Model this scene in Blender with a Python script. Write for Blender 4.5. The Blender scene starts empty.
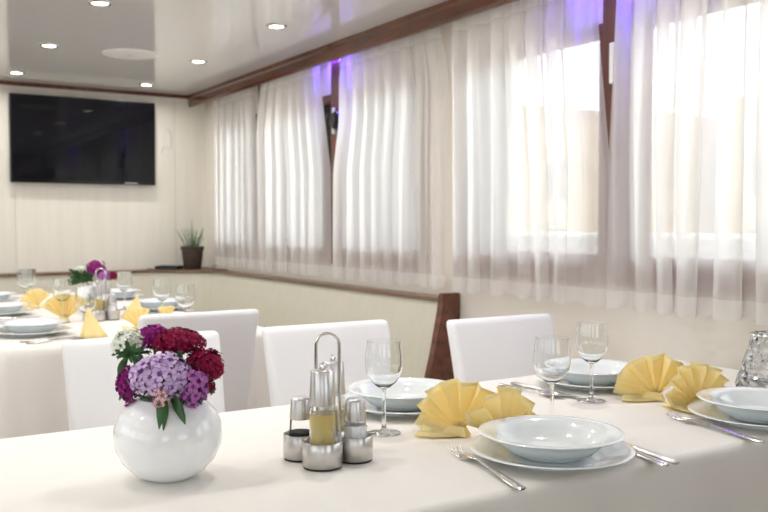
import bpy, math, random
from mathutils import Vector, Matrix
R = math.radians
PI = math.pi
random.seed(7)
sc = bpy.context.scene
col = sc.collection

# ------------------------------------------------------------------ materials
MATS = {}
def new_mat(name):
    m = bpy.data.materials.new(name); m.use_nodes = True
    nt = m.node_tree; nt.nodes.clear()
    out = nt.nodes.new('ShaderNodeOutputMaterial')
    MATS[name] = m
    return m, nt, out

def pmat(name, c, rough=.5, metal=0., coat=0., spec=.5, noise=None, bump=None, sheen=0., trans=0., ior=1.45, sss=0., emit=None, es=0.):
    """principled material; noise=(scale, amount, stretch) varies the colour, bump=(scale, strength, stretch)"""
    m, nt, out = new_mat(name)
    p = nt.nodes.new('ShaderNodeBsdfPrincipled')
    p.inputs['Base Color'].default_value = (*c, 1)
    p.inputs['Roughness'].default_value = rough
    p.inputs['Metallic'].default_value = metal
    p.inputs['Coat Weight'].default_value = coat
    p.inputs['Coat Roughness'].default_value = .04
    p.inputs['Specular IOR Level'].default_value = spec
    p.inputs['Sheen Weight'].default_value = sheen
    p.inputs['Transmission Weight'].default_value = trans
    p.inputs['IOR'].default_value = ior
    if sss:
        p.inputs['Subsurface Weight'].default_value = sss
        p.inputs['Subsurface Radius'].default_value = (.01, .01, .01)
    if emit:
        p.inputs['Emission Color'].default_value = (*emit, 1)
        p.inputs['Emission Strength'].default_value = es
    tc = nt.nodes.new('ShaderNodeTexCoord')
    def tex(scale, st, detail=3):
        mp = nt.nodes.new('ShaderNodeMapping'); mp.inputs['Scale'].default_value = st
        nt.links.new(tc.outputs['Object'], mp.inputs['Vector'])
        n = nt.nodes.new('ShaderNodeTexNoise'); n.inputs['Scale'].default_value = scale
        n.inputs['Detail'].default_value = detail
        nt.links.new(mp.outputs['Vector'], n.inputs['Vector'])
        return n
    if noise:
        n = tex(noise[0], noise[2])
        r = nt.nodes.new('ShaderNodeValToRGB')
        a = noise[1]
        r.color_ramp.elements[0].position = .3; r.color_ramp.elements[1].position = .7
        r.color_ramp.elements[0].color = (*[max(0, x*(1-a)) for x in c], 1)
        r.color_ramp.elements[1].color = (*[min(1, x*(1+a)) for x in c], 1)
        nt.links.new(n.outputs['Fac'], r.inputs['Fac'])
        nt.links.new(r.outputs['Color'], p.inputs['Base Color'])
    if bump:
        n = tex(bump[0], bump[2], 4)
        b = nt.nodes.new('ShaderNodeBump'); b.inputs['Strength'].default_value = bump[1]
        b.inputs['Distance'].default_value = .01
        nt.links.new(n.outputs['Fac'], b.inputs['Height'])
        nt.links.new(b.outputs['Normal'], p.inputs['Normal'])
    nt.links.new(p.outputs['BSDF'], out.inputs['Surface'])
    return m

def thin_mat(name, c, transp, tl, tcol=(1, 1, 1)):
    """thin cloth: part open weave, part light passing through, part reflected"""
    m, nt, out = new_mat(name)
    d = nt.nodes.new('ShaderNodeBsdfDiffuse'); d.inputs['Color'].default_value = (*c, 1)
    t = nt.nodes.new('ShaderNodeBsdfTranslucent'); t.inputs['Color'].default_value = (*c, 1)
    mx = nt.nodes.new('ShaderNodeMixShader'); mx.inputs['Fac'].default_value = tl
    nt.links.new(d.outputs[0], mx.inputs[1]); nt.links.new(t.outputs[0], mx.inputs[2])
    last = mx
    if transp:
        tr = nt.nodes.new('ShaderNodeBsdfTransparent'); tr.inputs['Color'].default_value = (*tcol, 1)
        m2 = nt.nodes.new('ShaderNodeMixShader'); m2.inputs['Fac'].default_value = transp
        nt.links.new(mx.outputs[0], m2.inputs[1]); nt.links.new(tr.outputs[0], m2.inputs[2])
        last = m2
    nt.links.new(last.outputs[0], out.inputs['Surface'])
    return m

def pane_mat(name, ior=1.3):
    m, nt, out = new_mat(name)
    tr = nt.nodes.new('ShaderNodeBsdfTransparent'); tr.inputs['Color'].default_value = (.96, .97, .97, 1)
    g = nt.nodes.new('ShaderNodeBsdfGlossy'); g.inputs['Roughness'].default_value = .02
    f = nt.nodes.new('ShaderNodeFresnel'); f.inputs['IOR'].default_value = ior
    mx = nt.nodes.new('ShaderNodeMixShader')
    nt.links.new(f.outputs[0], mx.inputs[0]); nt.links.new(tr.outputs[0], mx.inputs[1]); nt.links.new(g.outputs[0], mx.inputs[2])
    nt.links.new(mx.outputs[0], out.inputs['Surface'])
    return m

def glass_mat(name, c=(1, 1, 1), ior=1.45):
    m, nt, out = new_mat(name)
    g = nt.nodes.new('ShaderNodeBsdfGlass'); g.inputs['Color'].default_value = (*c, 1)
    g.inputs['IOR'].default_value = ior; g.inputs['Roughness'].default_value = 0
    nt.links.new(g.outputs[0], out.inputs['Surface'])
    return m

one = (1, 1, 1)
M_ceiling = pmat('ceiling lacquer', (.74, .73, .72), .10, coat=.2, spec=.5)
M_wallb = pmat('cream wall board', (.80, .765, .685), .28, noise=(3, .035, (6, 6, .5)), spec=.4)
M_wallr = pmat('cream wall paint', (.80, .75, .67), .45)
M_floor = pmat('mahogany floor boards', (.26, .18, .12), .3, noise=(4, .4, (1, 12, 1)))
M_wood = pmat('mahogany', (.125, .036, .016), .22, noise=(5, .35, (6, .6, 6)), coat=.4)
M_woodv = pmat('mahogany upright', (.14, .045, .024), .4, noise=(5, .3, (6, 6, .6)), coat=.05)
M_rail = pmat('brown rail wood', (.17, .10, .06), .3, noise=(5, .25, (5, .6, 5)), coat=.2)
M_shelf = pmat('dark shelf wood', (.11, .07, .045), .35, noise=(8, .2, one))
M_uph = pmat('bench upholstery', (.565, .54, .445), .55, noise=(9, .03, (5, 5, .35)), bump=(14, .04, (4, 4, .3)))
M_cloth = pmat('table linen', (.80, .77, .715), .8, sheen=.15, bump=(5, .10, (1, 1.3, 1)))
M_cover = pmat('white chair cover', (.86, .86, .86), .6, sheen=.1, bump=(6, .10, one))
M_china = pmat('white china', (.79, .83, .835), .12, coat=.6, spec=.5)
M_vase = pmat('white glazed ceramic', (.89, .905, .91), .10, coat=.5)
M_steel = pmat('polished steel', (.72, .70, .68), .16, metal=1)
M_brush = pmat('brushed steel', (.62, .60, .58), .30, metal=1, bump=(60, .05, (1, 1, 12)))
M_blackrub = pmat('black rubber', (.02, .02, .02), .5)
M_glass = glass_mat('clear glass', (.985, .99, .99))
M_tglass = pane_mat('thin clear glass', 1.18)
M_cglass = glass_mat('cut glass', (.97, .98, .99), 1.5)
M_oil = pmat('golden oil', (1.0, .80, .30), .05, trans=.12, ior=1.4)
M_vinegar = pmat('pale vinegar', (1.0, .82, .36), .05, trans=.12, ior=1.35)
M_salt = pmat('white salt', (.95, .95, .945), .8)
M_pepper = pmat('ground pepper', (.07, .06, .05), .9, noise=(200, .6, one))
M_napkin = thin_mat('yellow paper', (1.0, .885, .50), 0, .35)
M_sheer = thin_mat('white sheer voile', (.95, .94, .925), .27, .68, (1, .99, .97))
M_hem = thin_mat('white sheer voile doubled', (.95, .94, .925), .10, .66, (1, .99, .97))
M_pane = pane_mat('window glass')
M_tvb = pmat('black plastic gloss', (.008, .008, .009), .12)
M_tvs = pmat('dark screen glass', (.006, .006, .008), .05, spec=.3)
M_silver = pmat('silver print', (.6, .6, .62), .3, metal=.6)
M_white = pmat('white plastic', (.82, .82, .80), .35)
M_black = pmat('black plastic', (.012, .012, .014), .35)
M_lens = pmat('lamp lens', (.9, .9, .9), .4, emit=(1, .96, .90), es=14)
M_led = pmat('violet led', (.3, .25, .9), .4, emit=(.16, .08, 1), es=40)
M_pot = pmat('dark clay pot', (.055, .035, .026), .55, noise=(20, .3, one))
M_soil = pmat('potting soil', (.03, .02, .015), .95, noise=(80, .5, one))
M_herb = pmat('rosemary green', (.13, .24, .11), .6)
M_leaf = pmat('leaf green', (.035, .11, .03), .4, noise=(30, .3, one))
M_stem = pmat('stem green', (.12, .22, .07), .5)
def petal(name, c): return pmat(name, c, .7, spec=.2)
P_white = (petal('white petal', (.86, .88, .80)), petal('white petal throat', (.55, .68, .35)))
P_mag = (petal('magenta petal', (.30, .02, .20)), petal('magenta petal throat', (.16, .008, .10)))
P_crim = (petal('crimson petal', (.26, .006, .05)), petal('crimson petal throat', (.09, .004, .02)))
P_lil = (petal('lilac petal', (.62, .45, .72)), petal('lilac petal throat', (.30, .12, .42)))
P_pink = (petal('mauve pink petal', (.46, .16, .46)), petal('mauve petal throat', (.22, .05, .22)))
P_pale = (petal('pale pink petal', (.80, .52, .55)), petal('pale pink throat', (.50, .22, .28)))
M_stone = pmat('pale harbour stone', (.50, .41, .30), .8, noise=(1.2, .18, one))
M_stone2 = pmat('sand coloured plaster', (.52, .43, .33), .8, noise=(.8, .14, one))
M_roof = pmat('terracotta roof', (.42, .2, .12), .8)
M_dark = pmat('dark window opening', (.12, .11, .10), .4)
M_gelcoat = pmat('white painted hull', (.86, .86, .85), .35)
M_quay = pmat('quay paving', (.55, .50, .43), .85, noise=(2, .15, one))

# ------------------------------------------------------------------ mesh builder
class MB:
    def __init__(s): s.v = []; s.f = []; s.mi = []
    def add(s, vs, fs, mi=0):
        b = len(s.v); s.v += [tuple(v) for v in vs]
        for f in fs: s.f.append([b+i for i in f]); s.mi.append(mi)
        return s
    def box(s, x0, x1, y0, y1, z0, z1, mi=0):
        return s.add([(x0,y0,z0),(x1,y0,z0),(x1,y1,z0),(x0,y1,z0),(x0,y0,z1),(x1,y0,z1),(x1,y1,z1),(x0,y1,z1)],
                     [(3,2,1,0),(4,5,6,7),(0,1,5,4),(1,2,6,5),(2,3,7,6),(3,0,4,7)], mi)
    def lathe(s, prof, n=32, c=(0,0,0), mi=0, closed=False):
        """profile of (r, z); r = 0 ends become poles; closed joins last to first"""
        rings = []; vs = []
        for r, z in prof:
            if r < 1e-6: rings.append([len(vs)]); vs.append((c[0], c[1], c[2]+z))
            else:
                rings.append(list(range(len(vs), len(vs)+n)))
                vs += [(c[0]+r*math.cos(2*PI*i/n), c[1]+r*math.sin(2*PI*i/n), c[2]+z) for i in range(n)]
        fs = []
        pairs = list(zip(rings, rings[1:])) + ([(rings[-1], rings[0])] if closed else [])
        for a, b in pairs:
            for i in range(n):
                j = (i+1) % n
                if len(a) == 1 and len(b) == 1: continue
                if len(a) == 1: fs.append((a[0], b[j], b[i]))
                elif len(b) == 1: fs.append((a[i], a[j], b[0]))
                else: fs.append((a[i], a[j], b[j], b[i]))
        return s.add(vs, fs, mi)
    def tube(s, pts, rad, n=8, mi=0, cap=True):
        pts = [Vector(p) for p in pts]; vs = []; fs = []
        rad = rad if isinstance(rad, (list, tuple)) else [rad]*len(pts)
        up = None
        for k, p in enumerate(pts):
            t = (pts[min(k+1, len(pts)-1)] - pts[max(k-1, 0)]).normalized()
            if up is None:
                up = Vector((0,0,1)) if abs(t.z) < .9 else Vector((1,0,0))
            a = t.cross(up).normalized(); b = a.cross(t).normalized(); up = b
            for i in range(n):
                q = p + rad[k]*(a*math.cos(2*PI*i/n) + b*math.sin(2*PI*i/n)); vs.append(q)
        for k in range(len(pts)-1):
            for i in range(n):
                j = (i+1) % n
                fs.append((k*n+i, k*n+j, (k+1)*n+j, (k+1)*n+i))
        if cap:
            fs.append(tuple(range(n-1, -1, -1))); fs.append(tuple(range((len(pts)-1)*n, len(pts)*n)))
        return s.add(vs, fs, mi)
    def loft(s, secs, mi=0, cap=True, closed=True):
        n = len(secs[0]); vs = [p for q in secs for p in q]; fs = []
        for k in range(len(secs)-1):
            for i in range(n if closed else n-1):
                j = (i+1) % n
                fs.append((k*n+i, k*n+j, (k+1)*n+j, (k+1)*n+i))
        if cap:
            fs.append(tuple(range(n-1, -1, -1))); fs.append(tuple(range((len(secs)-1)*n, len(secs)*n)))
        return s.add(vs, fs, mi)
    def ellipsoid(s, c, rx, ry, rz, n=12, m=8, mi=0):
        vs = []; fs = []
        for k in range(m+1):
            th = PI*k/m
            for i in range(n):
                ph = 2*PI*i/n
                vs.append((c[0]+rx*math.sin(th)*math.cos(ph), c[1]+ry*math.sin(th)*math.sin(ph), c[2]+rz*math.cos(th)))
        for k in range(m):
            for i in range(n):
                j = (i+1) % n; fs.append((k*n+i, (k+1)*n+i, (k+1)*n+j, k*n+j))
        return s.add(vs, fs, mi)
    def build(s, name, mats, parent=None, smooth=35, loc=None, bevel=0, seg=2, solid=0, sub=0):
        me = bpy.data.meshes.new(name); me.from_pydata(s.v, [], s.f); me.validate()
        mats = mats if isinstance(mats, (list, tuple)) else [mats]
        for m in mats: me.materials.append(m)
        if len(mats) > 1 and len(me.polygons) == len(s.mi):
            me.polygons.foreach_set('material_index', s.mi)
        me.update()
        if smooth:
            me.shade_smooth()
            if smooth < 180: me.set_sharp_from_angle(angle=R(smooth))
        o = bpy.data.objects.new(name, me); col.objects.link(o)
        if parent: o.parent = parent
        if loc: o.location = loc
        if bevel:
            b = o.modifiers.new('bevel', 'BEVEL'); b.width = bevel; b.segments = seg; b.limit_method = 'ANGLE'
            b.harden_normals = True
        if sub:
            b = o.modifiers.new('sub', 'SUBSURF'); b.levels = sub; b.render_levels = sub
        if solid:
            b = o.modifiers.new('solid', 'SOLIDIFY'); b.thickness = solid; b.offset = 0
        return o

def tag(o, label=None, cat=None, group=None, kind=None):
    if label: o['label'] = label
    if cat: o['category'] = cat
    if group: o['group'] = group
    if kind: o['kind'] = kind
    return o
def empty(name, loc, rz=0, label=None, cat=None, group=None):
    o = bpy.data.objects.new(name, None); col.objects.link(o)
    o.location = loc; o.rotation_euler = (0, 0, rz); o.empty_display_size = .05
    return tag(o, label, cat, group)
def copy_tree(o, parent=None):
    c = o.copy(); col.objects.link(c)
    if parent: c.parent = parent
    for ch in list(o.children): copy_tree(ch, c)
    return c
def struct(o): o['kind'] = 'structure'; return o

# ------------------------------------------------------------------ the room
XW, XL, YB, YR, ZC = 2.22, -2.22, 5.94, -1.8, 2.03
struct(MB().box(XL-.1, XW+.1, YR-.1, YB+.1, -.05, 0).build('floor', M_floor, smooth=0))
struct(MB().box(XL-.1, XW+.1, YR-.1, YB+.1, ZC, ZC+.05).build('ceiling', M_ceiling, smooth=0))
# far wall: board panels with fine seams
b = MB()
b.box(XL-.1, XW+.1, YB+.006, YB+.1, 0, ZC)
seams = [XL-.1, -1.1, -.06, .965, 2.0, XW+.1]
for a, c in zip(seams, seams[1:]): b.box(a+.0015, c-.0015, YB, YB+.02, 0, ZC)
struct(b.build('wall_back', M_wallb, smooth=0))
# window wall
ZS, ZT = .93, 1.815
wins = [(4.95, 5.70), (4.03, 4.87), (3.16, 3.94), (2.13, 2.99), (1.235, 2.03), (.33, 1.11), (-.61, .17), (-1.55, -.77)]
def window_wall(name, x0, x1):
    b = MB()
    b.box(x0, x1, YR-.1, YB, 0, ZS); b.box(x0, x1, YR-.1, YB, ZT, ZC)
    e = [YR-.1] + [v for w in sorted(wins) for v in w] + [YB]
    for i in range(0, len(e), 2): b.box(x0, x1, e[i], e[i+1], ZS, ZT)
    return struct(b.build(name, M_wallr, smooth=0))
window_wall('wall_right', XW, XW+.09)
window_wall('wall_left', XL-.09, XL)
# aft wall behind the viewer, open to the deck through a wide glazed front
b = MB()
b.box(XL-.1, XW+.1, YR-.1, YR, 0, 1.0); b.box(XL-.1, XW+.1, YR-.1, YR, 1.75, ZC)
for x0, x1 in ((XL-.1, -1.6), (-.5, .5), (1.6, XW+.1)): b.box(x0, x1, YR-.1, YR, 1.0, 1.75)
struct(b.build('wall_rear', M_wallr, smooth=0))

def window(n, y0, y1, side):
    x = XW if side > 0 else XL
    def bx(bm, xa, xb, *a): bm.box(min(x+side*xa, x+side*xb), max(x+side*xa, x+side*xb), *a)
    root = struct(empty('window_%d' % n, (0, 0, 0)))
    b = MB()
    bx(b, -.018, .06, y0, y1, ZS, ZS+.105); bx(b, -.018, .06, y0, y1, ZT-.035, ZT)
    bx(b, -.018, .06, y0, y0+.032, ZS+.105, ZT-.035); bx(b, -.018, .06, y1-.032, y1, ZS+.105, ZT-.035)
    fr = b.build('window_frame', M_woodv, root, bevel=.004)
    g = MB(); bx(g, .02, .026, y0+.032, y1-.032, ZS+.105, ZT-.035); g.build('window_pane', M_pane, root, smooth=0)
    return root
for i, (a, c) in enumerate(wins): window(i+1, a, c, 1)
for i, (a, c) in enumerate(wins): window(i+9, a, c, -1)
# uprights between the windows
k = 6
for y in (4.91, 3.985, 2.08, 1.19, .25):
    b = MB(); b.box(XW-.03, XW, y-.058, y+.058, .935, 2.017); 
    struct(b.build('trim_%d' % k, M_woodv, bevel=.006)); k += 1
# cornice along the window wall and the slim strips under the ceiling
def cornice(name, x_in, side):
    secs = []
    prof = [(0, 0), (.015, 0), (.015, .0), (.022, .012), (.022, .05), (.032, .058), (.032, .08), (0, .08)]
    for y in (YR, YB):
        secs.append([(x_in - side*a, y, ZC-.08+z) for a, z in prof])
    return struct(MB().loft(secs).build(name, M_wood, smooth=30))
cornice('trim_1', 2.118, 1); cornice('trim_2', -2.118, -1)
struct(MB().box(XL, 2.115, YB-.014, YB, ZC-.024, ZC).build('trim_3', M_wood, smooth=0))
struct(MB().box(2.118, XW, YR, YB, ZC-.012, ZC).build('trim_4', M_wallr, smooth=0))

# ------------------------------------------------------------------ corner bench
def bench():
    root = empty('corner_bench', (0, 0, 0), 0, 'long cream upholstered corner bench with brown top rail under the curtained windows', 'bench')
    Y0 = 2.99
    top = [(XL+.02, 5.86), (1.78, 5.86), (2.145, 5.52), (2.145, Y0)]
    bot = [(XL+.02, 5.78), (1.745, 5.78), (2.065, 5.48), (2.065, Y0)]
    wall = [(XL+.02, YB-.004), (1.84, YB-.004), (XW-.004, YB-.30), (XW-.004, Y0)]
    wall = [(XL+.02, YB-.004), (1.80, YB-.004), (XW-.006, 5.60), (XW-.006, Y0)]
    b = MB(); secs = []
    for k in range(4):
        t, q, w = top[k], bot[k], wall[k]
        mid = lambda f: (q[0]+(t[0]-q[0])*f, q[1]+(t[1]-q[1])*f)
        secs.append([(*q, .45), (*mid(.5), .64), (*mid(.93), .795), (*mid(1), .815), (*w, .815), (*w, .45)])
    b.loft(secs); b.build('backrest', M_uph, root, smooth=50)
    # seat cushion and base
    def slab(name, m, xo, yo, z0, z1, bev):
        s = [[(XL+.02, yo), (xo, yo), (xo, Y0)], [(XL+.02, 5.775), (1.74, 5.775), (2.06, 5.475), (2.06, Y0)]]
        poly = [(XL+.02, yo), (xo, yo), (xo, Y0), (2.06, Y0), (2.06, 5.475), (1.74, 5.775), (XL+.02, 5.775)]
        n = len(poly)
        m_ = MB().add([(*p, z0) for p in poly] + [(*p, z1) for p in poly],
                      [tuple(range(n)), tuple(range(2*n-1, n-1, -1))] + [(i, n+i, n+(i+1) % n, (i+1) % n) for i in range(n)])
        return m_.build(name, m, root, bevel=bev, seg=3)
    slab('seat', M_uph, 1.64, 5.35, .37, .46, .02)
    slab('base', M_woodv, 1.69, 5.40, .002, .37, 0)
    # wooden rail capping the backrest
    r = MB(); secs = []
    tt = [(XL+.02, 5.845), (1.775, 5.845), (2.132, 5.512), (2.132, Y0)]
    ww = [(XL+.02, YB-.004), (1.80, YB-.004), (XW-.006, 5.60), (XW-.006, Y0)]
    for t, w in zip(tt, ww): secs.append([(*t, .815), (*t, .833), (*w, .833), (*w, .815)])
    r.loft(secs).build('top_rail', M_rail, root, bevel=.004)
    # triangular ledge behind the corner
    l = MB(); P = [(1.795, 5.85), (2.135, 5.53), (XW-.006, 5.53), (XW-.006, YB-.004), (1.795, YB-.004)]
    n = len(P)
    l.add([(*p, .8335) for p in P] + [(*p, .838) for p in P], [tuple(range(n-1, -1, -1)), tuple(range(n, 2*n))] + [(i, (i+1) % n, n+(i+1) % n, n+i) for i in range(n)])
    l.build('corner_ledge', M_shelf, root)
    # end panel, wider towards the floor
    e = MB(); prof = [(1.66, .002), (1.66, .46), (2.045, .47), (2.08, .60), (2.118, .78), (2.126, .845), (2.135, .853), (XW-.006, .853), (XW-.006, .002)]
    e.loft([[(x, y, z) for x, z in prof] for y in (Y0-.035, Y0)]).build('end_panel', M_wood, root, bevel=.004)
    return root
bench()

# ------------------------------------------------------------------ curtains
def curtain(y0, y1, label, seed, edges=None, z0=.87, z1=1.985, amp=.025, nf=7, xc=2.150):
    """a gathered sheer panel from y0 (far) to y1 (near); edges(z) -> shifts of both edges"""
    rnd = random.Random(seed)
    nu, nz = int(abs(y1-y0)*150), 34
    ph = [rnd.uniform(0, 6.28) for _ in range(5)]
    vs = []; fs = []; mi = []
    for k in range(nz+1):
        t = k/nz; z = z0 + (z1-z0)*t
        if k == 1: z = z0 + .055
        if k == 2: z = z0 + .075
        ea, eb = edges(z) if edges else (0, 0)
        h = max(0, (z-1.86)/.125)            # gathering near the rail
        for i in range(nu+1):
            u = i/nu
            w = u + .018*math.sin(2*PI*u*2+ph[3]) * (1-t)
            y = (y0+ea) + (y1+eb-y0-ea)*w
            f = amp*(.35+.65*(.5+.5*math.sin(9*u+ph[4])*math.sin(4.3*u+ph[3])+.25*math.sin(17*u+ph[2])))
            x = f*math.sin(2*PI*nf*u + ph[0] + .8*math.sin(2*PI*u*1.5+ph[1])) + .35*f*math.sin(2*PI*nf*2.3*u+ph[2]+2*t)
            x = x*(1-.55*min(h, 1)) + .006*min(h, 1)*math.sin(2*PI*nf*5*u+ph[1])
            y += (.021*math.sin(2*(2*PI*nf*u + ph[0] + .8*math.sin(2*PI*u*1.5+ph[1]))) + .008*math.sin(2*PI*nf*2.3*u+ph[0]))*(1-.7*min(h, 1))*min(1, u*9, (1-u)*9)*(.6+.4*math.sin(2.2*t+ph[2]+4*u))
            hem = .006*math.sin(2*PI*nf*u+ph[0])*(1 if k == 0 else 0)
            vs.append((xc + x, y, z + hem))
    for k in range(nz):
        for i in range(nu):
            a = k*(nu+1)+i
            fs.append((a, a+1, a+nu+2, a+nu+1))
            z = z0+(z1-z0)*(k+.5)/nz
            mi.append(1 if (k == 0 or z > 1.93) else 0)
    m = MB(); m.v = vs; m.f = fs; m.mi = mi
    o = m.build('curtain', [M_sheer, M_hem], smooth=180)
    return tag(o, label, 'curtain', 'sheer curtains along the windows')
sm = lambda z, a, b: max(0, min(1, (z-a)/(b-a)))
curtain(5.60, 4.93, 'short white sheer curtain hanging nearest the television wall, beside the potted plant', 1, lambda z: (0, .02*sm(z, 1.72, 1.98)), nf=6)
curtain(4.915, 3.975, 'white sheer curtain on the far side of the speaker on its wooden post', 2, lambda z: (-.09*sm(z, 1.68, 1.98), .11*sm(z, 1.42, 1.9)), nf=7)
curtain(3.945, 2.985, 'white sheer curtain ending above the wooden end panel of the bench', 3, lambda z: (-.06*sm(z, 1.4, 1.65), .05*sm(z, 1.75, 1.98)), nf=8)
curtain(2.945, 2.072, 'white sheer curtain on the left of the violet lit gap behind the white chair', 4, lambda z: (0, .055*sm(z, 1.30, 1.80)), nf=7)
curtain(2.058, 1.18, 'white sheer curtain at the right, beyond the violet lit gap', 5, lambda z: (-.02*sm(z, 1.4, 1.9), 0), nf=8)
# curtain rail behind the cornice
tag(MB().tube([(2.150, 1.1, 1.995), (2.150, 5.62, 1.995)], .008).build('curtain_rail', M_white), 'slim white curtain rail tucked behind the brown cornice', 'curtain rail')

# ------------------------------------------------------------------ fittings on the posts
for y, lab in ((2.08, 'white plastic latch on the wooden post between the two nearest curtains'), (3.985, 'white plastic latch on the far wooden post beside the black speaker')):
    o = MB().box(XW-.052, XW-.0375, y-.014, y+.006, 1.60, 1.735).build('window_latch', M_white, bevel=.004)
    tag(o, lab, 'latch', 'white latches on the posts')
sp = empty('wall_speaker', (XW-.031, 3.935, 1.665), 0, 'small round black speaker on the far wooden post in the curtain gap', 'speaker')
MB().lathe([(0, 0), (.05, 0), (.05, .02), (.044, .036), (.03, .044), (0, .046)], 24).build('speaker_body', M_black, sp).rotation_euler = (0, -PI/2, 0)
MB().lathe([(.03, .0445), (.034, .048), (.03, .05), (.02, .047), (0, .048)], 24).build('speaker_grille', M_blackrub, sp).rotation_euler = (0, -PI/2, 0)
for y, lab in ((2.08, 'violet led lamp above the wooden post between the two nearest curtains'), (3.985, 'violet led lamp above the far wooden post beside the black speaker')):
    e = empty('led_lamp', (XW-.034, y, 1.995), 0, lab, 'lamp', 'violet lamps on the posts')
    MB().box(-.010, .028, -.11, .11, 0, .014).build('lamp_housing', M_white, e, bevel=.002)
    MB().box(-.007, .007, -.10, .10, -.003, 0).build('led_strip', M_led, e)
    l = bpy.data.lights.new('led beam', 'AREA'); l.shape = 'RECTANGLE'; l.size = .014; l.size_y = .2; l.energy = 2.2; l.color = (.13, .06, 1)
    lo = bpy.data.objects.new('led beam', l); col.objects.link(lo); lo.location = (XW-.034, y, 1.991)

# ------------------------------------------------------------------ television and small things on the far wall
tv = empty('television', (1.388, 5.915, 1.677), 0, 'wide flat black television hanging on the cream far wall', 'television')
MB().box(-.4575, .4575, -.03, .012, -.277, .277).build('tv_body', M_tvb, tv, bevel=.006)
MB().box(-.443, .443, -.032, -.0295, -.255, .263).build('screen', M_tvs, tv, smooth=0)
b = MB()
for i in range(7): b.box(.25+i*.012, .259+i*.012, -.0325, -.0300, -.270, -.262)
b.build('logo', M_silver, tv, smooth=0)
MB().box(-.2, .2, .0, .024, -.15, .15).build('wall_bracket', M_black, tv)
pts = []
for i in range(22):
    t = i/21
    pts.append((1.93 + .045*math.sin(t*PI*1.3)*(1 if t < .8 else .8), YB-.0028, 1.78 - .17*t + .03*math.sin(t*9)))
tag(MB().tube(pts, .0028, 6).build('cable', M_silver), 'thin grey cable hanging on the wall right of the television', 'cable')
# ceiling speaker disc
o = empty('ceiling_speaker', (1.33, 4.65, ZC), 0, 'flush round white speaker cover on the glossy ceiling', 'ceiling speaker')
MB().lathe([(0, -.006), (.13, -.006), (.142, -.003), (.143, 0)], 48).build('speaker_cover', M_white, o)
MB().lathe([(0, -.010), (.008, -.010), (.010, -.006)], 12).build('screw_cap', M_silver, o)
# downlights
def downlight():
    e = empty('ceiling_light', (0, 0, ZC))
    MB().lathe([(.031, -.002), (.034, -.007), (.043, -.006), (.046, 0)], 32).build('ring', M_steel, e)
    MB().lathe([(0, -.004), (.0315, -.004), (.0315, 0)], 32).build('lens', M_lens, e)
    return e
dl0 = downlight()
labs = {(.92, 3.64): 'round ceiling downlight nearest the viewer, top left of the round speaker cover',
        (.92, 4.63): 'round ceiling downlight left of the round speaker cover',
        (.92, 5.56): 'round ceiling downlight nearest the wall above the left end of the television',
        (1.70, 3.645): 'round ceiling downlight nearest the violet glow by the cornice',
        (1.70, 4.65): 'round ceiling downlight right of the round speaker cover by the cornice',
        (1.70, 5.60): 'round ceiling downlight near the corner above the right end of the television'}
first = True
LW = 3.1
for y in (1.63, 2.64, 3.64, 4.64, 5.58):
    for x in (1.70, .92, .14, -.64, -1.42):
        lab = None
        for (a, c), t in labs.items():
            if abs(a-x) < .03 and abs(c-y) < .1: lab = t; lx, ly = a, c
        if lab:
            e = dl0 if first else copy_tree(dl0); first = False
            e.location = (lx, ly, ZC); tag(e, lab, 'ceiling light', 'round downlights in the ceiling')
        elif x == .14 or x == -1.42 or y < 3:
            e = copy_tree(dl0); e.location = (x, y, ZC)
            tag(e, 'round ceiling downlight above and behind the viewer, out of the picture', 'ceiling light', 'ceiling downlights outside the view')
        else: continue
        l = bpy.data.lights.new('downlight', 'AREA'); l.shape = 'DISK'; l.size = .062; l.energy = LW*(1 if y < 3 else .82); l.color = (1, .975, .945); l.spread = R(165)
        lo = bpy.data.objects.new('downlight beam', l); col.objects.link(lo); lo.location = (e.location.x, e.location.y, ZC-.009)

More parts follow.
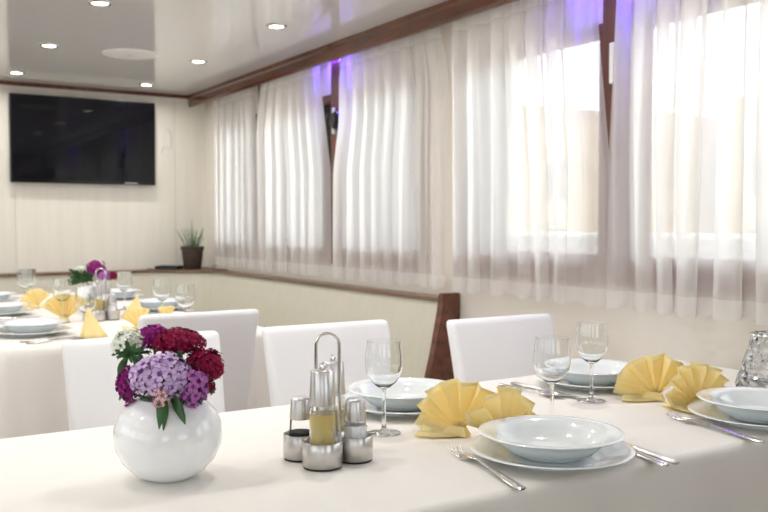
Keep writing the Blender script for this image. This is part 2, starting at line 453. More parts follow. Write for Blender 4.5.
# ------------------------------------------------------------------ tables and cloths
def table(name, x0, x1, y0, y1, label):
    e = empty(name, ((x0+x1)/2, (y0+y1)/2, 0), 0, label, 'table')
    hx, hy = (x1-x0)/2, (y1-y0)/2
    MB().box(-hx+.02, hx-.02, -hy+.02, hy-.02, .715, .745).build('tabletop', M_woodv, e)
    for sx in (-1, 1):
        for sy in (-1, 1):
            MB().box(sx*(hx-.09)-.025, sx*(hx-.09)+.025, sy*(hy-.09)-.025, sy*(hy-.09)+.025, .001, .715).build('leg', M_woodv, e)
    return e
def tablecloth(x0, x1, y0, y1, label, drop=.27, seed=3, rr=.018):
    rnd = random.Random(seed)
    cx, cy = (x0+x1)/2, (y0+y1)/2
    hx, hy = (x1-x0)/2, (y1-y0)/2
    cr = .03
    path = []   # (x, y, nx, ny, s)
    def seg(a, b):
        n = max(2, int((Vector(b)-Vector(a)).length/.018)); return [(a[0]+(b[0]-a[0])*i/n, a[1]+(b[1]-a[1])*i/n) for i in range(n)]
    ring = []
    corners = [(hx, -hy, 0), (hx, hy, 1), (-hx, hy, 2), (-hx, -hy, 3)]
    for q, (X, Y, k) in enumerate(corners):
        sx, sy = (1 if X > 0 else -1), (1 if Y > 0 else -1)
        c = (X-sx*cr, Y-sy*cr); a0 = -PI/2 + k*PI/2
        for i in range(7):
            a = a0 + PI/2*i/6; ring.append((c[0]+cr*math.cos(a), c[1]+cr*math.sin(a), math.cos(a), math.sin(a), abs(i-3)))
        nX, nY, nk = corners[(q+1) % 4]
        a = a0+PI/2
        p = (c[0]+cr*math.cos(a), c[1]+cr*math.sin(a))
        nsx, nsy = (1 if nX > 0 else -1), (1 if nY > 0 else -1)
        nc = (nX-nsx*cr, nY-nsy*cr); e = (nc[0]+cr*math.cos(a), nc[1]+cr*math.sin(a))
        for (u, v) in seg(p, e)[1:]: ring.append((u, v, math.cos(a), math.sin(a), 9))
    n = len(ring); s = 0; S = []
    for i in range(n):
        S.append(s); s += math.hypot(ring[(i+1) % n][0]-ring[i][0], ring[(i+1) % n][1]-ring[i][1])
    ph = [rnd.uniform(0, 6) for _ in range(4)]
    zt = .7495
    levels = [(-rr, 0, 0), (-rr*.62, -rr*.08, 0), (-rr*.29, -rr*.29, 0), (-rr*.06, -rr*.65, 0), (.0, -rr*1.05, .02)]
    for d in (.05, .09, .13, .17, .22, drop): levels.append((0, -d, d))
    vs = []; fs = []
    for off, dz, d in levels:
        for i, (x, y, nx, ny, cn) in enumerate(ring):
            a = .5+.5*math.sin(S[i]*2*PI/.31+ph[0]+.9*math.sin(S[i]*3.1+ph[1]))
            a2 = .5+.5*math.sin(S[i]*2*PI/.137+ph[2])
            o = off + .004 + d*(.085*a + .035*a2)
            if cn < 5: o += d*.16*(1-cn/4)
            vs.append((cx+x+nx*o, cy+y+ny*o, zt+dz + (-.0 if d == 0 else 0)))
    for k in range(len(levels)-1):
        for i in range(n):
            j = (i+1) % n; fs.append((k*n+i, (k+1)*n+i, (k+1)*n+j, k*n+j))
    fs.append(tuple(range(n)))
    m = MB(); m.v = vs; m.f = fs; m.mi = [0]*len(fs)
    return tag(m.build('tablecloth', M_cloth, smooth=180 if False else 75), label, 'tablecloth')
table('dining_table', -.30, 2.06, .985, 1.73, 'long dining table under the white cloth in the foreground')
tablecloth(-.30, 2.06, .985, 1.73, 'cream white tablecloth on the near table under the vase and cruet set', seed=3)
table('dining_table', .43, 1.39, 2.97, 5.22, 'dining table under the cloth at the back left in front of the television wall')
tablecloth(.43, 1.39, 2.97, 5.22, 'cream tablecloth with pinkish folds on the far table at left', drop=.30, seed=11, rr=.03)

# ------------------------------------------------------------------ chairs
def chair():
    """slip-covered chair, front towards local -Y, backrest at +Y"""
    e = empty('dining_chair', (0, 0, 0))
    b = MB(); secs = []
    hw, th = .2, .045
    def sec(z, yc, w, t, r=.02):
        pts = []
        for sx, sy, a0 in ((1, -1, -90), (1, 1, 0), (-1, 1, 90), (-1, -1, 180)):
            for i in range(5):
                a = R(a0 + 90*i/4); pts.append((sx*(w-r)+r*math.cos(a), yc+sy*(t/2-r)+r*math.sin(a), z))
        return pts
    for z, yc, w, t in ((.44, .0, .198, .06), (.52, .014, .2, .062), (.60, .030, .202, .058), (.70, .052, .205, .052), (.79, .074, .208, .046), (.826, .084, .209, .044), (.838, .087, .207, .038), (.843, .089, .200, .026)):
        secs.append(sec(z, yc, w, t, min(.02, t/2*.9)))
    b.loft(secs).build('backrest', M_cover, e, smooth=60)
    s = MB(); s.box(-.2, .2, -.40, .03, .37, .445); s.build('seat', M_cover, e, bevel=.02, seg=3)
    k = MB(); k.box(-.196, .196, -.395, .028, .16, .37); k.build('slipcover_skirt', M_cover, e, bevel=.01)
    for sx in (-.165, .165):
        for y in (-.365, -.005): MB().box(sx-.018, sx+.018, y-.018, y+.018, .001, .16).build('leg', M_woodv, e)
    return e
ch = chair()
spots = [(.690, 2.23, 0, 'white covered dining chair directly behind the flower vase'),
         (1.24, 2.225, 0, 'white covered dining chair behind the cruet set, in front of the bench'),
         (1.80, 2.10, 0, 'white covered dining chair on the right, beside the wooden bench end'),
         (1.040, 2.925, PI, 'white covered dining chair seen from behind at the near end of the far table')]
for i, (x, y, rz, lab) in enumerate(spots):
    o = ch if i == 0 else copy_tree(ch)
    o.location = (x, y, 0); o.rotation_euler = (0, 0, rz); tag(o, lab, 'chair', 'white covered dining chairs')

# ------------------------------------------------------------------ tableware
TZ = .7500
def plate_mb():
    return MB().lathe([(0, .004), (.080, .004), (.088, .006), (.125, .0155), (.135, .018), (.1362, .0192), (.135, .0205), (.124, .0188), (.088, .0095), (.080, .0075), (0, .0072)], 64).lathe(
        [(.070, .005), (.073, 0), (.077, 0), (.079, .005)], 64)
def soup_mb():
    return MB().lathe([(0, .004), (.058, .004), (.075, .009), (.087, .022), (.0925, .031), (.114, .0355), (.1185, .0365), (.1198, .038), (.1185, .0393), (.113, .039), (.0915, .0352), (.084, .026), (.072, .0135), (.056, .0075), (0, .007)], 64).lathe(
        [(.050, .005), (.052, 0), (.056, 0), (.058, .005)], 64)
pl0 = plate_mb().build('dinner_plate', M_china, smooth=60)
so0 = soup_mb().build('soup_plate', M_china, smooth=60)
def glass():
    e = empty('wine_glass', (0, 0, 0))
    out = [(.0045, .083), (.012, .0865), (.024, .097), (.0325, .112), (.0357, .128), (.0350, .146), (.0325, .162), (.0312, .173)]
    inn = [(r-.0011, z+.0006) for r, z in out[::-1]]
    inn[0] = (.0305, .1732)
    inn[-1] = (.004, .0872); inn[-2] = (.011, .0888)
    MB().lathe([(0, .083)] + out + inn + [(0, .0866)], 40).build('bowl', M_glass, e, smooth=60)
    MB().lathe([(0, .0005), (.030, .0005), (.0312, .0012), (.030, .0022), (.012, .0042), (.005, .009), (.0036, .02), (.0034, .05), (.0038, .074), (.0050, .0822), (0, .0824)], 32).build('stem', M_glass, e, smooth=60)
    return e
gl0 = glass()

# cutlery lies along local Y, handle end at -Y
def strip(m, pts, n=8):
    """pts: (y, z, halfwidth, thickness)"""
    secs = []
    for y, z, w, t in pts:
        secs.append([(w*math.cos(2*PI*i/n), y, z + t/2*math.sin(2*PI*i/n)) for i in range(n)])
    m.loft(secs)
def fork_mb():
    m = MB()
    strip(m, [(-.108, .0035, .004, .003), (-.104, .0035, .0078, .0045), (-.07, .004, .0075, .0045), (-.02, .006, .0042, .004), (.025, .009, .0034, .0036), (.045, .008, .006, .003), (.055, .006, .0105, .0022), (.068, .0035, .0118, .002)])
    for x in (-.0095, -.0032, .0032, .0095):
        m.tube([(x, .064, .0035), (x, .085, .003), (x*.97, .102, .006), (x*.95, .110, .009)], [.0016, .0014, .0012, .0006], 6)
    return m
def spoon_mb():
    m = MB()
    strip(m, [(-.105, .0035, .004, .003), (-.100, .0035, .0080, .0045), (-.07, .004, .0075, .0045), (-.02, .006, .0042, .004), (.035, .009, .0034, .0036)])
    n = 16; vs = []; fs = []
    for k in range(6):
        f = k/5
        for i in range(n):
            a = 2*PI*i/n
            vs.append((.0205*f*math.cos(a), .066+.034*f*math.sin(a), .0015+.0075*f*f))
    for k in range(5):
        for i in range(n):
            j = (i+1) % n; fs.append((k*n+i, k*n+j, (k+1)*n+j, (k+1)*n+i))
    m.add(vs, fs)
    return m
fk0 = fork_mb().build('fork', M_steel, smooth=60)
spn0 = spoon_mb().build('spoon', M_steel, smooth=60, solid=.0012)
kn0 = empty('knife', (0, 0, 0))
m = MB(); strip(m, [(-.115, .004, .004, .004), (-.112, .004, .0085, .007), (-.07, .0045, .0082, .0075), (-.015, .0045, .0066, .0065), (-.008, .0045, .006, .005)]); m.build('handle', M_brush, kn0, smooth=60)
m = MB(); strip(m, [(-.010, .0045, .006, .004), (0, .0045, .0092, .0024), (.05, .004, .0098, .002), (.09, .004, .0085, .0018), (.108, .004, .0035, .0012)], 6); m.build('blade', M_steel, kn0, smooth=60)
used = set()
def put(src, x, y, rz, label, cat, group, z=TZ):
    o = src if src.name not in used else copy_tree(src)
    used.add(src.name)
    o.location = (x, y, z); o.rotation_euler = (0, 0, rz)
    return tag(o, label, cat, group)

DIA = 'dinner plates under the soup plates'; SOUP = 'deep soup plates'
PLS = [(1.004, 1.088, 'in the centre foreground, beside the fork'),
       (1.545, 1.075, 'at the right edge of the near table'),
       (1.01, 1.545, 'behind the cruet set, in front of the middle chair'),
       (1.55, 1.535, 'at the back of the near table, behind the two wine glasses'),
       (.578, 3.28, 'at the near left corner of the far table'),
       (.592, 4.057, 'on the left side of the far table, second from the front'),
       (.647, 4.72, 'on the left side of the far table, nearest the back bench'),
       (1.24, 3.92, 'on the bench side of the far table, behind the small napkin'),
       (1.24, 4.62, 'on the bench side of the far table, nearest the back bench')]
for x, y, t in PLS:
    put(pl0, x, y, 0, 'flat white dinner plate ' + t, 'plate', DIA)
    put(so0, x, y, 0, 'deep white soup plate ' + t, 'plate', SOUP, TZ+.0078)
for x, y, t in [(.862, 1.385, 'in front of the plates beside the cruet set'),
                (1.160, 1.255, 'in the centre, just behind the foreground soup plate'),
                (1.408, 1.397, 'left of the right hand yellow napkins'),
                (1.063, 3.06, 'nearest the covered chair at the far table'),
                (1.10, 3.44, 'second from the right on the far table'),
                (1.11, 4.02, 'just right of the purple flowers on the far table'),
                (.725, 3.10, 'nearest the front edge of the far table, beside the pointed napkin'),
                (.755, 3.62, 'behind the yellow fan on the left of the far table'),
                (.79, 4.52, 'farthest left on the far table, behind the small napkin'),
                (.755, 4.42, 'on the far table just in front of the farthest left one')]:
    put(gl0, x, y, 0, 'clear stemmed wine glass ' + t, 'wine glass', 'stemmed wine glasses')
put(fk0, .868, 1.088, R(-12), 'steel fork left of the foreground soup plate', 'fork', 'steel forks').scale = (1.1, 1.1, 1.1)
put(fk0, 1.405, 1.075, R(-9), 'steel fork left of the plate at the right edge', 'fork', 'steel forks')
put(fk0, 1.17, 1.565, R(180), 'steel fork lying behind the foreground yellow napkins', 'fork', 'steel forks')
put(fk0, 1.70, 1.55, R(180), 'steel fork lying behind the right hand yellow napkins', 'fork', 'steel forks')
put(kn0, 1.166, 1.060, R(-9), 'steel knife right of the foreground soup plate, outer one', 'knife', 'steel knives')
put(spn0, 1.142, 1.052, R(-9), 'steel spoon tucked at the right edge of the foreground plate', 'spoon', 'steel spoons')
put(kn0, 1.395, 1.53, R(182), 'steel knife left of the back soup plate, next to the plate', 'knife', 'steel knives')
put(spn0, 1.362, 1.545, R(184), 'steel spoon left of the back soup plate, in front of the right chair', 'spoon', 'steel spoons')
put(kn0, .850, 1.54, R(181), 'steel knife beside the back plate, behind the cruet set', 'knife', 'steel knives')
put(kn0, .62, 3.095, R(-80), 'steel knife before the near left plate on the far table', 'knife', 'steel knives')
put(spn0, .62, 3.045, R(-78), 'steel spoon at the front edge of the far table', 'spoon', 'steel spoons')
put(kn0, .62, 3.87, R(-86), 'steel knife before the second left plate on the far table', 'knife', 'steel knives')
put(fk0, 1.24, 3.74, R(92), 'steel fork before the bench side plate on the far table', 'fork', 'steel forks')
put(kn0, 1.24, 4.11, R(90), 'steel knife behind the bench side plate on the far table', 'knife', 'steel knives')

# ------------------------------------------------------------------ napkin fans
def napkin(loc, rz, label, a0=178, a1=20, n=8, rad=.098, depth=.010, lean=0, seed=0, flaps=True):
    rnd = random.Random(seed)
    m = MB(); nr = 6; cols = 2*n
    vs = []; fs = []
    rr = [rad*(.97+.05*rnd.random()) for _ in range(cols+1)]
    for k in range(nr+1):
        f = .10 + .90*k/nr
        for i in range(cols+1):
            a = R(a0 + (a1-a0)*i/cols)
            sgn = 1 if i % 2 else -1
            d = sgn*depth*(.12 + .88*f)
            r = rr[i]*f
            x = r*math.cos(a); z = .008 + r*math.sin(a)
            y = d + lean*z + .010*f*math.sin(i*.7+seed)
            vs.append((x, y, max(z, .0015)))
    for k in range(nr):
        for i in range(cols):
            p = k*(cols+1)+i; fs.append((p, p+1, p+cols+2, p+cols+1))
    m.add(vs, fs)
    if flaps:
        # lower folded layers that spread on the cloth and prop the fan up
        for sgn, z1, sp in ((-1, .012, .030), (-1, .004, .055), (1, .006, .045)):
            q = [(.012, 0, .004), (-rad*.86, -sp*.35*-sgn*-1, .004+z1), (-rad*.70, sgn*sp, .002+z1*.3), (-rad*.30, sgn*sp*.8, .0025), (.006, sgn*.012, .002)]
            m.add(q, [(0, 1, 2, 3, 4)])
        m.add([(.016, -.010, .001), (.016, .012, .001), (-.030, .016, .001), (-.034, -.016, .001), (.010, -.006, .016), (.010, .006, .016), (-.020, .008, .018), (-.020, -.008, .018)],
              [(3,2,1,0),(4,5,6,7),(0,1,5,4),(1,2,6,5),(2,3,7,6),(3,0,4,7)])
    o = m.build('napkin', M_napkin, smooth=20, solid=.0012)
    o.location = (*loc, TZ+.001); o.rotation_euler = (0, 0, rz)
    return tag(o, label, 'napkin', 'yellow paper napkin fans')
def napkin_cone(loc, rz, label, w=.05, h=.108, n=5, skew=0, seed=0):
    """a pleated half cone standing with its point up"""
    m = MB(); nr = 6; cols = 2*n; vs = []; fs = []
    for k in range(nr+1):
        f = .04 + .96*k/nr
        for i in range(cols+1):
            a = R(-20 + 220*i/cols); r = w*f*(1 + (.14 if i % 2 else -.10)*f)
            vs.append((r*math.cos(a) + skew*(1-f), -r*math.sin(a)*.8, h*(1-f) + .001 + .004*f*(i % 2)))
    for k in range(nr):
        for i in range(cols):
            p = k*(cols+1)+i; fs.append((p, p+1, p+cols+2, p+cols+1))
    o = m.add(vs, fs).build('napkin', M_napkin, smooth=20, solid=.0012)
    o.location = (*loc, TZ+.001); o.rotation_euler = (0, 0, rz)
    return tag(o, label, 'napkin', 'yellow paper napkin fans')
# local -X (first pleat) points away to the left from the viewer
napkin((.969, 1.291), R(-63), 'large yellow napkin fan left of the foreground soup plate, nearest the cruet set', 178, 40, 6, .096, .015, seed=1)
napkin((1.013, 1.222), R(4), 'yellow napkin fan directly behind the foreground soup plate', 160, 10, 6, .090, .012, seed=2, flaps=False)
napkin((1.535, 1.325), R(-58), 'yellow napkin fan right of the middle wine glass', 178, 42, 5, .094, .016, seed=3)
napkin((1.547, 1.225), R(-14), 'yellow napkin fan directly behind the plate at the right edge', 175, 12, 7, .086, .013, seed=4)
napkin((.786, 4.30), R(-40), 'small yellow napkin farthest left on the far table', 170, 40, 6, .085, .010, seed=5)
napkin((.775, 3.66), R(-25), 'yellow napkin fan beside the far vase on the left of the far table', 150, 35, 6, .105, .014, seed=6)
napkin_cone((.742, 3.06), R(-32), 'pointed yellow napkin at the near end of the far table', .044, .110, 4, -.022)
napkin_cone((1.035, 3.62), R(-32), 'pointed yellow napkin right of the far cruet set', .044, .10, 4, .02)
napkin((.945, 3.22), R(-20), 'yellow napkin low behind the white flower on the far table', 150, 60, 4, .075, .010, seed=9)
napkin((1.03, 3.17), R(-31), 'small yellow napkin just above the covered chair at the far table', 112, 68, 3, .080, .009, seed=10, flaps=False)

# ------------------------------------------------------------------ cruet set
def cruet(loc, rz, where):
    st = empty('cruet_stand', (*loc, TZ), rz, 'steel cruet stand with loop handle ' + where, 'cruet stand')
    D = .046
    pos = {'front': (0, -D), 'back': (0, D), 'left': (-D, 0), 'right': (D, 0)}
    for k, (x, y) in pos.items():
        r = .0325 if k in ('front', 'back') else .0290
        MB().lathe([(0, .003), (r-.001, .003), (r, .004), (r, .041), (r-.0012, .0425), (r-.0025, .041), (r-.0025, .009), (0, .009)], 40, (x, y, 0)).build('cup', M_brush, st, smooth=50)
        MB().lathe([(0, .0), (r-.0015, 0), (r-.0015, .0032), (0, .0032)], 32, (x, y, 0)).build('rubber_foot', M_blackrub, st)
    MB().lathe([(0, .010), (.020, .010), (.020, .028), (0, .028)], 24).build('hub', M_brush, st)
    pts = [(-.0195, 0, .02), (-.0195, 0, .185)] + [(-.0195*math.cos(PI*i/10), 0, .190+.0195*math.sin(PI*i/10)) for i in range(11)] + [(.0195, 0, .185), (.0195, 0, .02)]
    MB().tube(pts, .0026, 10).build('handle', M_steel, st)
    mw = Matrix.Translation((*loc, TZ)) @ Matrix.Rotation(rz, 4, 'Z')
    def bottle(name, k, liq, lm, label, cat):
        x, y = pos[k]; w = mw @ Vector((x, y, .0095))
        e = empty(name, w, rz, label + ' ' + where, cat)
        MB().lathe([(0, .0), (.0215, .0), (.0222, .001), (.0212, .06), (.0205, .094), (.0190, .094), (.0196, .06), (.0204, .004), (0, .004)], 32).build('bottle_glass', M_glass, e, smooth=50)
        MB().lathe([(0, .0042), (.0200, .0042), (.0195, liq), (0, liq)], 32).build('liquid', lm, e, smooth=50)
        MB().lathe([(.0208, .091), (.0216, .0915), (.0214, .096), (.0188, .145), (.0182, .1462), (.017, .1468), (0, .1468)], 32).build('steel_sleeve', M_brush, e, smooth=50)
        MB().lathe([(.0050, .1468), (.0050, .1555), (.0044, .157), (0, .157)], 16).build('pourer', M_steel, e)
        return e
    bottle('oil_bottle', 'front', .078, M_oil, 'steel topped bottle of golden oil in the front cup', 'oil bottle')
    bottle('vinegar_bottle', 'back', .066, M_vinegar, 'steel topped bottle of pale vinegar in the rear cup', 'vinegar bottle')
    def shaker(name, k, fill, fm, label):
        x, y = pos[k]; w = mw @ Vector((x, y, .0095))
        e = empty(name, w, rz, label + ' ' + where, 'shaker')
        MB().lathe([(0, .0), (.0200, .0), (.0205, .001), (.0176, .056), (.0170, .060)], 32).build('shaker_glass', M_tglass, e, smooth=50)
        MB().lathe([(0, .0042), (.0186, .0042), (.0178, fill), (0, fill)], 24).build('contents', fm, e, smooth=50)
        MB().lathe([(.0178, .0575), (.0186, .058), (.0184, .061), (.0160, .089), (.0152, .0915), (.013, .0930), (0, .0935)], 32).build('steel_cap', M_brush, e, smooth=50)
    shaker('pepper_shaker', 'left', .036, M_pepper, 'steel capped pepper shaker in the left cup')
    shaker('salt_shaker', 'right', .050, M_salt, 'steel capped salt shaker in the right cup')
cruet((.687, 1.280), R(-39), 'on the near table')
cruet((.915, 3.655), R(-34), 'on the far table')

# ------------------------------------------------------------------ vases and flowers
def vase(loc, label):
    out = [(.0, .0), (.034, .0), (.039, .002), (.054, .011), (.070, .028), (.080, .049), (.0828, .066), (.0805, .083), (.0725, .101), (.060, .114), (.050, .120), (.046, .1235)]
    inn = [(.0440, .1245), (.0425, .1225), (.056, .111), (.068, .099), (.0765, .082), (.0788, .066), (.076, .05), (.066, .031), (.05, .014), (0, .008)]
    o = MB().lathe(out+inn, 64).build('flower_vase', M_vase, smooth=80)
    o.location = (*loc, TZ)
    return tag(o, label, 'vase', 'round white vases')
def floret(m, c, nrm, size, spin, rnd):
    z = Vector(nrm).normalized(); x = z.orthogonal().normalized(); y = z.cross(x)
    def P(a, r, h): return Vector(c) + (x*math.cos(a)+y*math.sin(a))*r*size + z*h*size
    for p in range(5):
        a = spin + 2*PI*p/5; w = .56
        # throat
        v = [P(a, .0, -.15), P(a-.45, .36, .05), P(a, .40, .03), P(a+.45, .36, .05)]
        m.add(v, [(0, 1, 2), (0, 2, 3)], 1)
        v = [P(a-.45, .36, .05), P(a, .40, .03), P(a+.45, .36, .05), P(a+w, .80, .14+.06*rnd.random()), P(a+.32, 1.0, .08), P(a+.14, 1.02, .12), P(a, .90, .10), P(a-.14, 1.03, .12), P(a-.32, 1.0, .08), P(a-w, .80, .14)]
        m.add(v, [(0, 1, 6, 7, 8, 9), (1, 2, 3, 4, 5, 6)], 0)
def flower(vloc, off, radii, mats, nfl, fsize, name, label, depthbase, seed, leaves=(), cap=.35, tilt=(0, -.25, 1), group='cut flowers in the vases'):
    """off: (right, depth, up) of the head from the vase foot, in the vase's own frame turned to the room's diagonal"""
    rnd = random.Random(seed)
    rz = R(-31.9)
    e = empty(name, (*vloc, TZ), rz, label, 'flower', group)
    cx, cy, cz = off; rx, ry, rzz = radii
    m = MB(); ga = PI*(3-5**.5)
    T = Vector(tilt).normalized()
    q = Vector((0, 0, 1)).rotation_difference(T)
    for i in range(nfl):
        h = 1 - (1+cap)*(i+.5)/nfl
        s = math.sqrt(max(0, 1-h*h)); a = i*ga + rnd.uniform(-.15, .15)
        d = q @ Vector((s*math.cos(a), s*math.sin(a), h))
        k = rnd.uniform(.86, 1.10) + .09*math.sin(3*a+seed) + .06*math.sin(5*h*3+seed)
        c = (cx+d.x*rx*k, cy+d.y*ry*k, cz+d.z*rzz*k)
        n = Vector((d.x/rx, d.y/ry, d.z/rzz)).normalized() + Vector((rnd.uniform(-.25, .25), rnd.uniform(-.25, .25), rnd.uniform(-.2, .2)))
        floret(m, c, n, fsize*rnd.uniform(.85, 1.25), rnd.uniform(0, 6), rnd)
    m.build('flower_head', list(mats), e, smooth=30)
    g = MB(); g.ellipsoid((cx, cy, cz), rx*.76, ry*.76, rzz*.76, 14, 10)
    # calyx core with short sepals
    for i in range(14):
        a = 2*PI*i/14; r0 = .5
        p = Vector((cx+rx*.6*math.cos(a), cy+ry*.6*math.sin(a), cz-rzz*.55)); t = Vector((cx+rx*1.05*math.cos(a+.2), cy+ry*1.05*math.sin(a+.2), cz-rzz*(.55+.35*rnd.random())))
        g.tube([p, (p+t)/2+Vector((0, 0, .002)), t], [.0018, .0022, .0004], 5)
    g.build('calyx', M_leaf, e, smooth=60)
    s = MB(); b = Vector((cx*.28, cy*.28, .075)); t = Vector((cx, cy, cz-rzz*.5)); mid = Vector((cx*.45, cy*.45, .122))
    s.tube([b, mid, (mid*.4+t*.6), t], [.0022, .0022, .002, .002], 8).build('stem', M_stem, e)
    for (p0, p1, p2, w) in leaves:
        l = MB(); p0, p1, p2 = Vector(p0), Vector(p1), Vector(p2); secs = []; N = 9
        for k in range(N+1):
            u = k/N; p = p0*(1-u)**2 + p1*2*u*(1-u) + p2*u*u; tn = ((p1-p0)*(1-u)+(p2-p1)*u).normalized()
            side = tn.cross(Vector((0, 1, .15))).normalized(); nn = side.cross(tn).normalized()
            ww = w*math.sin(PI*min(1, u*.93+.07))**.8+.0004
            secs.append([p-side*ww, p+nn*ww*.35+nn*0, p+side*ww])
        l.loft(secs, cap=False, closed=False).build('leaf', M_leaf, e, smooth=60, solid=.0006)
    return e
V1 = (.430, 1.320)
vase(V1, 'round white ceramic vase of flowers in the left foreground')
G = 'cut flowers in the near vase'
flower(V1, (-.059, .012, .203), (.029, .029, .022), P_white, 60, .0075, 'carnation', 'white fringed flower at the left of the near vase', 0, 1, [((-.062, .0, .185), (-.074, -.01, .170), (-.066, -.012, .148), .006), ((-.05, .0, .19), (-.05, -.012, .178), (-.032, -.014, .160), .004)], cap=.15, tilt=(-.3, .1, 1), group=G)
flower(V1, (-.028, .022, .214), (.024, .022, .015), P_mag, 40, .0090, 'sweet_william', 'purple magenta flower at the top of the near vase', 0, 2, group=G, cap=.2)
flower(V1, (.010, .018, .206), (.037, .030, .019), P_crim, 74, .0095, 'sweet_william', 'dark crimson flower at the top middle of the near vase', 0, 3, group=G, cap=.25)
flower(V1, (.055, .004, .172), (.026, .026, .022), P_crim, 64, .0095, 'sweet_william', 'dark crimson flower on the right of the near vase', 0, 4, group=G, cap=.3, tilt=(.5, -.3, 1))
flower(V1, (-.003, -.028, .160), (.043, .030, .031), P_lil, 96, .0104, 'sweet_william', 'large pale lilac flower at the front of the near vase', 0, 5,
       [((.000, -.045, .135), (.012, -.072, .128), (.008, -.078, .082), .009), ((.012, -.04, .135), (.030, -.068, .130), (.043, -.074, .098), .0075)], group=G, cap=.55, tilt=(-.1, -.7, .8))
flower(V1, (.042, -.024, .141), (.022, .02, .025), P_pink, 40, .0100, 'sweet_william', 'mauve pink flower at the lower right of the near vase', 0, 6, group=G, cap=.5, tilt=(.4, -.7, .6))
flower(V1, (-.055, -.012, .144), (.016, .016, .024), P_mag, 34, .0095, 'sweet_william', 'purple magenta flower low on the left of the near vase', 0, 7, group=G, cap=.5, tilt=(-.7, -.6, .4))
flower(V1, (.003, -.056, .132), (.010, .009, .012), P_pale, 10, .0080, 'sweet_william', 'small pale pink flower low at the front of the near vase', 0, 8, group=G, cap=.4, tilt=(0, -.8, .5))
flower(V1, (.068, -.018, .142), (.007, .007, .011), P_crim, 6, .0065, 'flower_bud', 'small green bud with a crimson tip at the right of the near vase', 0, 9, [((.062, -.014, .132), (.066, -.02, .150), (.060, -.02, .158), .005)], group=G, cap=-.4, tilt=(.8, -.2, .5))
lv = []
rl = random.Random(8)
for i in range(34):
    a = rl.uniform(0, 6.28); r = rl.uniform(.012, .055)
    p0 = Vector((.004+r*.6*math.cos(a), -.004+r*.45*math.sin(a), .122+rl.uniform(0, .035)))
    p2 = p0 + Vector((math.cos(a)*.022, math.sin(a)*.02, rl.uniform(.02, .05)))
    lv.append((p0, (p0+p2)/2+Vector((math.cos(a)*.006, 0, .006)), p2, rl.uniform(.003, .006)))
for i in range(9):
    a = PI*(.1+1.9*i/9)
    lv.append((Vector((-.054, -.012, .192)), Vector((-.054+.012*math.cos(a), -.022, .196+.008*math.sin(a))), Vector((-.054+.021*math.cos(a), -.022, .196+.017*math.sin(a))), .003))
flower(V1, (.012, .004, .178), (.012, .012, .008), P_pale, 12, .0060, 'sweet_william', 'leafy green sprig with small buds in the middle of the near vase', 0, 21, lv, group='cut flowers in the near vase', cap=.2)
V2 = (.960, 3.95)
vase(V2, 'round white ceramic vase of flowers behind the cruet set on the far table')
G = 'cut flowers in the far vase'
flower(V2, (.014, -.02, .197), (.036, .032, .030), P_mag, 50, .010, 'sweet_william', 'bright magenta flower standing highest in the far vase', 0, 12, group=G, cap=.4)
flower(V2, (.050, -.02, .165), (.026, .024, .022), P_pink, 34, .010, 'sweet_william', 'mauve flower on the right of the far vase', 0, 13, group=G, cap=.4, tilt=(.4, -.3, .8))
flower(V2, (.082, .0, .160), (.016, .016, .018), P_crim, 20, .009, 'sweet_william', 'dark crimson flower at the right edge of the far vase', 0, 14, group=G, cap=.4)
lv = []
rl = random.Random(5)
for i in range(46):
    a = rl.uniform(0, 6.28); r = rl.uniform(.01, .045)
    p0 = Vector((-.055+r*.5*math.cos(a), -.01+r*.5*math.sin(a), .130+rl.uniform(0, .04)))
    p2 = p0 + Vector((math.cos(a)*.04, math.sin(a)*.03, rl.uniform(-.02, .035)))
    lv.append((p0, (p0+p2)/2+Vector((0, 0, .012)), p2, rl.uniform(.004, .008)))
flower(V2, (-.055, -.005, .190), (.024, .022, .016), P_white, 14, .009, 'carnation', 'leafy white flower on the left of the far vase', 0, 15, lv, group=G, cap=.2)

# ------------------------------------------------------------------ cut glass piece at the right edge
gb = empty('glass_candle_holder', (1.862, 1.262, TZ), 0, 'faceted clear glass cone at the right end of the near table', 'glass holder')
def facet(prof, n, tw):
    m = MB(); secs = []
    for j, (r, z) in enumerate(prof):
        secs.append([(r*math.cos(2*PI*(i+tw*j)/n), r*math.sin(2*PI*(i+tw*j)/n), z) for i in range(n)])
    m.loft(secs, cap=False)
    return m
pr = [(.082, .001), (.086, .008), (.080, .030), (.072, .055), (.064, .080), (.056, .105), (.050, .128), (.049, .135), (.044, .136), (.046, .126), (.051, .104), (.059, .079), (.066, .055), (.073, .031), (.074, .014), (.06, .010)]
m = facet(pr, 14, .5)
n_ = 14
m.f.append(list(range(n_-1, -1, -1))); m.mi.append(0)
m.f.append(list(range((len(pr)-1)*n_, len(pr)*n_))); m.mi.append(0)
m.build('glass_body', M_cglass, gb, smooth=0)
b = MB()
for z, r in ((.132, .0515),):
    b.tube([(r*math.cos(2*PI*i/40), r*math.sin(2*PI*i/40), z) for i in range(41)], .0022, 6)
b.build('rim_band', M_steel, gb)

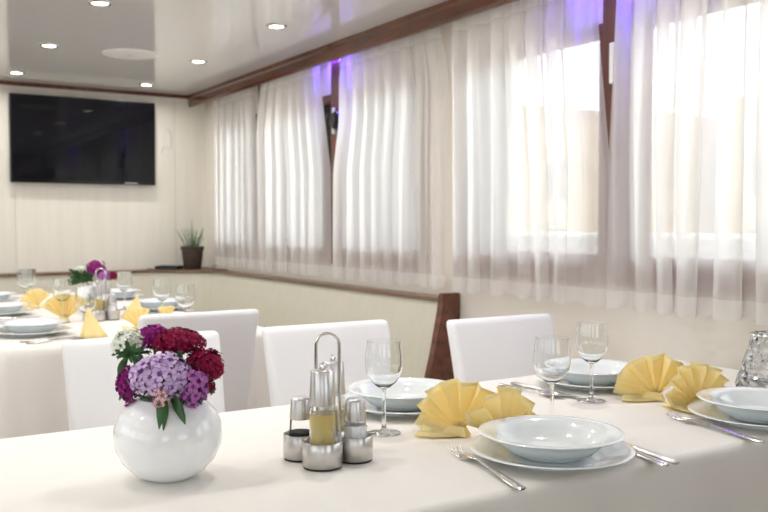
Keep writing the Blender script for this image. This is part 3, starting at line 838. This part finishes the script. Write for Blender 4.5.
# ------------------------------------------------------------------ things on the corner ledge
pt = empty('potted_herb', (2.045, 5.735, .8385), 0, 'small green herb in a dark brown pot on the corner ledge', 'potted plant')
MB().lathe([(0, 0), (.056, 0), (.058, .002), (.072, .125), (.078, .127), (.079, .150), (.075, .151), (.071, .149), (.068, .128), (.055, .01), (0, .01)], 32).build('pot', M_pot, pt, smooth=40)
MB().lathe([(.0685, .125), (.04, .134), (0, .137)], 24).build('soil', M_soil, pt)
rp = random.Random(3)
for i in range(30):
    a = rp.uniform(0, 6.28); r = rp.uniform(.015, .068); h = rp.uniform(.07, .15) if i else .20
    if i == 0: r = .008
    p0 = Vector((r*.7*math.cos(a), r*.7*math.sin(a), .13)); p2 = p0 + Vector((r*1.0*math.cos(a), r*1.0*math.sin(a), h)); p1 = (p0+p2)/2 + Vector((-.006*math.cos(a), 0, .01))
    m = MB(); m.tube([p0, p1, p2], [.0022, .0018, .001], 5)
    N = int(h/.008)
    for k in range(N):
        u = .12+.88*k/N; p = p0*(1-u)**2+p1*2*u*(1-u)+p2*u*u
        for j in range(3):
            b_ = rp.uniform(0, 6.28); L = .017*(1.05-.5*u)
            q = p + Vector((math.cos(b_)*L, math.sin(b_)*L, L*.45)); sd = Vector((-math.sin(b_), math.cos(b_), 0))*.0013
            mm = (p+q)/2
            m.add([p, mm-sd, q, mm+sd], [(0, 1, 2, 3)])
    m.build('sprig', M_herb, pt, smooth=0)
tr = empty('tray', (1.905, 5.80, .8385), R(-43), 'low dark tray lying on the corner ledge left of the plant pot', 'tray')
MB().box(-.075, .075, -.045, .045, 0, .006).build('tray_base', M_black, tr, bevel=.002)
b = MB(); b.box(-.08, .08, -.05, -.045, 0, .020); b.box(-.08, .08, .045, .05, 0, .020); b.box(-.08, -.075, -.045, .045, 0, .020); b.box(.075, .08, -.045, .045, 0, .020)
b.build('tray_rim', M_black, tr)

# ------------------------------------------------------------------ outside the windows
tag(MB().box(3.0, 3.08, -6, 14, -.6, 1.10).build('bulwark', M_gelcoat, bevel=.03), 'white painted ship bulwark running outside the windows', 'bulwark')
struct(MB().box(XW+.11, 3.0, -6, 14, -.2, -.1).build('side_deck', M_gelcoat, smooth=0))
struct(MB().box(6, 60, -40, 80, -2.2, -1.2).build('quay_ground', M_quay, smooth=0))
def building(x0, x1, y0, y1, z1, m, label, roof=True):
    e = empty('building', (x0, y0, -1.2), 0, label, 'building', 'stone houses on the quay')
    w, d, h = x1-x0, y1-y0, z1+1.2
    MB().box(0, w, 0, d, 0, h).build('house_wall', m, e, smooth=0)
    if roof:
        MB().add([(-.2, -.2, h), (w+.2, -.2, h), (w+.2, d+.2, h), (-.2, d+.2, h), (w*.5, d*.2, h+.7), (w*.5, d*.8, h+.7)], [(0, 1, 4), (1, 2, 5, 4), (2, 3, 5), (3, 0, 4, 5), (3, 2, 1, 0)]).build('roof', M_roof, e, smooth=0)
    n = max(2, int(d/2.2))
    for i in range(n):
        y = d*(i+.5)/n
        for z in ([1.0, 3.1] if h > 4.6 else [1.2]):
            MB().box(-.03, .05, y-.4, y+.4, z, z+1.2).build('window', M_dark, e, smooth=0)
building(20, 28, -2, 7, 3.6, M_stone, 'low pale stone house on the quay seen through the nearest curtain', False)
building(21, 29, 7.4, 16, 4.6, M_stone2, 'sand coloured house on the quay seen through the curtain left of the violet gap', False)
building(19, 27, 16.5, 27, 4.2, M_stone, 'pale stone house on the quay seen through the long curtain above the bench', False)
building(22, 30, 27.5, 44, 6.0, M_stone2, 'sand coloured house on the quay seen through the farther curtains', False)
building(22, 30, 45, 70, 8., M_stone, 'stone house on the quay seen through the curtain by the television wall', False)

# ------------------------------------------------------------------ light, sky, camera
w = bpy.data.worlds.new('World'); sc.world = w; w.use_nodes = True
nt = w.node_tree; nt.nodes.clear()
o_ = nt.nodes.new('ShaderNodeOutputWorld'); bg = nt.nodes.new('ShaderNodeBackground')
bg.inputs['Color'].default_value = (.90, .95, 1, 1); bg.inputs['Strength'].default_value = 3.1
nt.links.new(bg.outputs[0], o_.inputs[0])
sl = bpy.data.lights.new('sun', 'SUN'); sl.energy = 2.5; sl.angle = R(.6); sl.color = (1, .95, .88)
so = bpy.data.objects.new('sun', sl); col.objects.link(so); so.rotation_euler = Vector((.62, .10, -.78)).to_track_quat('-Z', 'Y').to_euler()
def portal(loc, rot, sx, sy):
    l = bpy.data.lights.new('portal', 'AREA'); l.shape = 'RECTANGLE'; l.size = sx; l.size_y = sy; l.cycles.is_portal = True
    o = bpy.data.objects.new('portal', l); col.objects.link(o); o.location = loc; o.rotation_euler = rot
for a, c in wins:
    portal((XW+.10, (a+c)/2, (ZS+ZT)/2), (0, PI/2, 0), ZT-ZS, c-a)
    portal((XL-.10, (a+c)/2, (ZS+ZT)/2), (0, -PI/2, 0), ZT-ZS, c-a)
for x in (-1.05, 1.05): portal((x, YR-.11, 1.375), (PI/2, 0, 0), 1.1, .75)

cam = bpy.data.cameras.new('camera'); co = bpy.data.objects.new('camera', cam); col.objects.link(co)
cam.sensor_width = 36; cam.lens = 881/768*36; cam.clip_start = .05; cam.clip_end = 300
co.location = (0, 0, 1.14); co.rotation_euler = (R(90-2.08), 0, R(-31.9))
cam.dof.use_dof = True; cam.dof.focus_distance = 1.55; cam.dof.aperture_fstop = 7
sc.camera = co
vs_ = sc.view_settings
vs_.view_transform = 'Standard'; vs_.look = 'None'; vs_.gamma = 1; vs_.use_curve_mapping = False
vs_.exposure = 0.15
sc.cycles.use_denoising = True
sc.cycles.max_bounces = 12; sc.cycles.transparent_max_bounces = 16; sc.cycles.transmission_bounces = 12
sc.cycles.diffuse_bounces = 6; sc.cycles.glossy_bounces = 6
sc.cycles.sample_clamp_indirect = 6
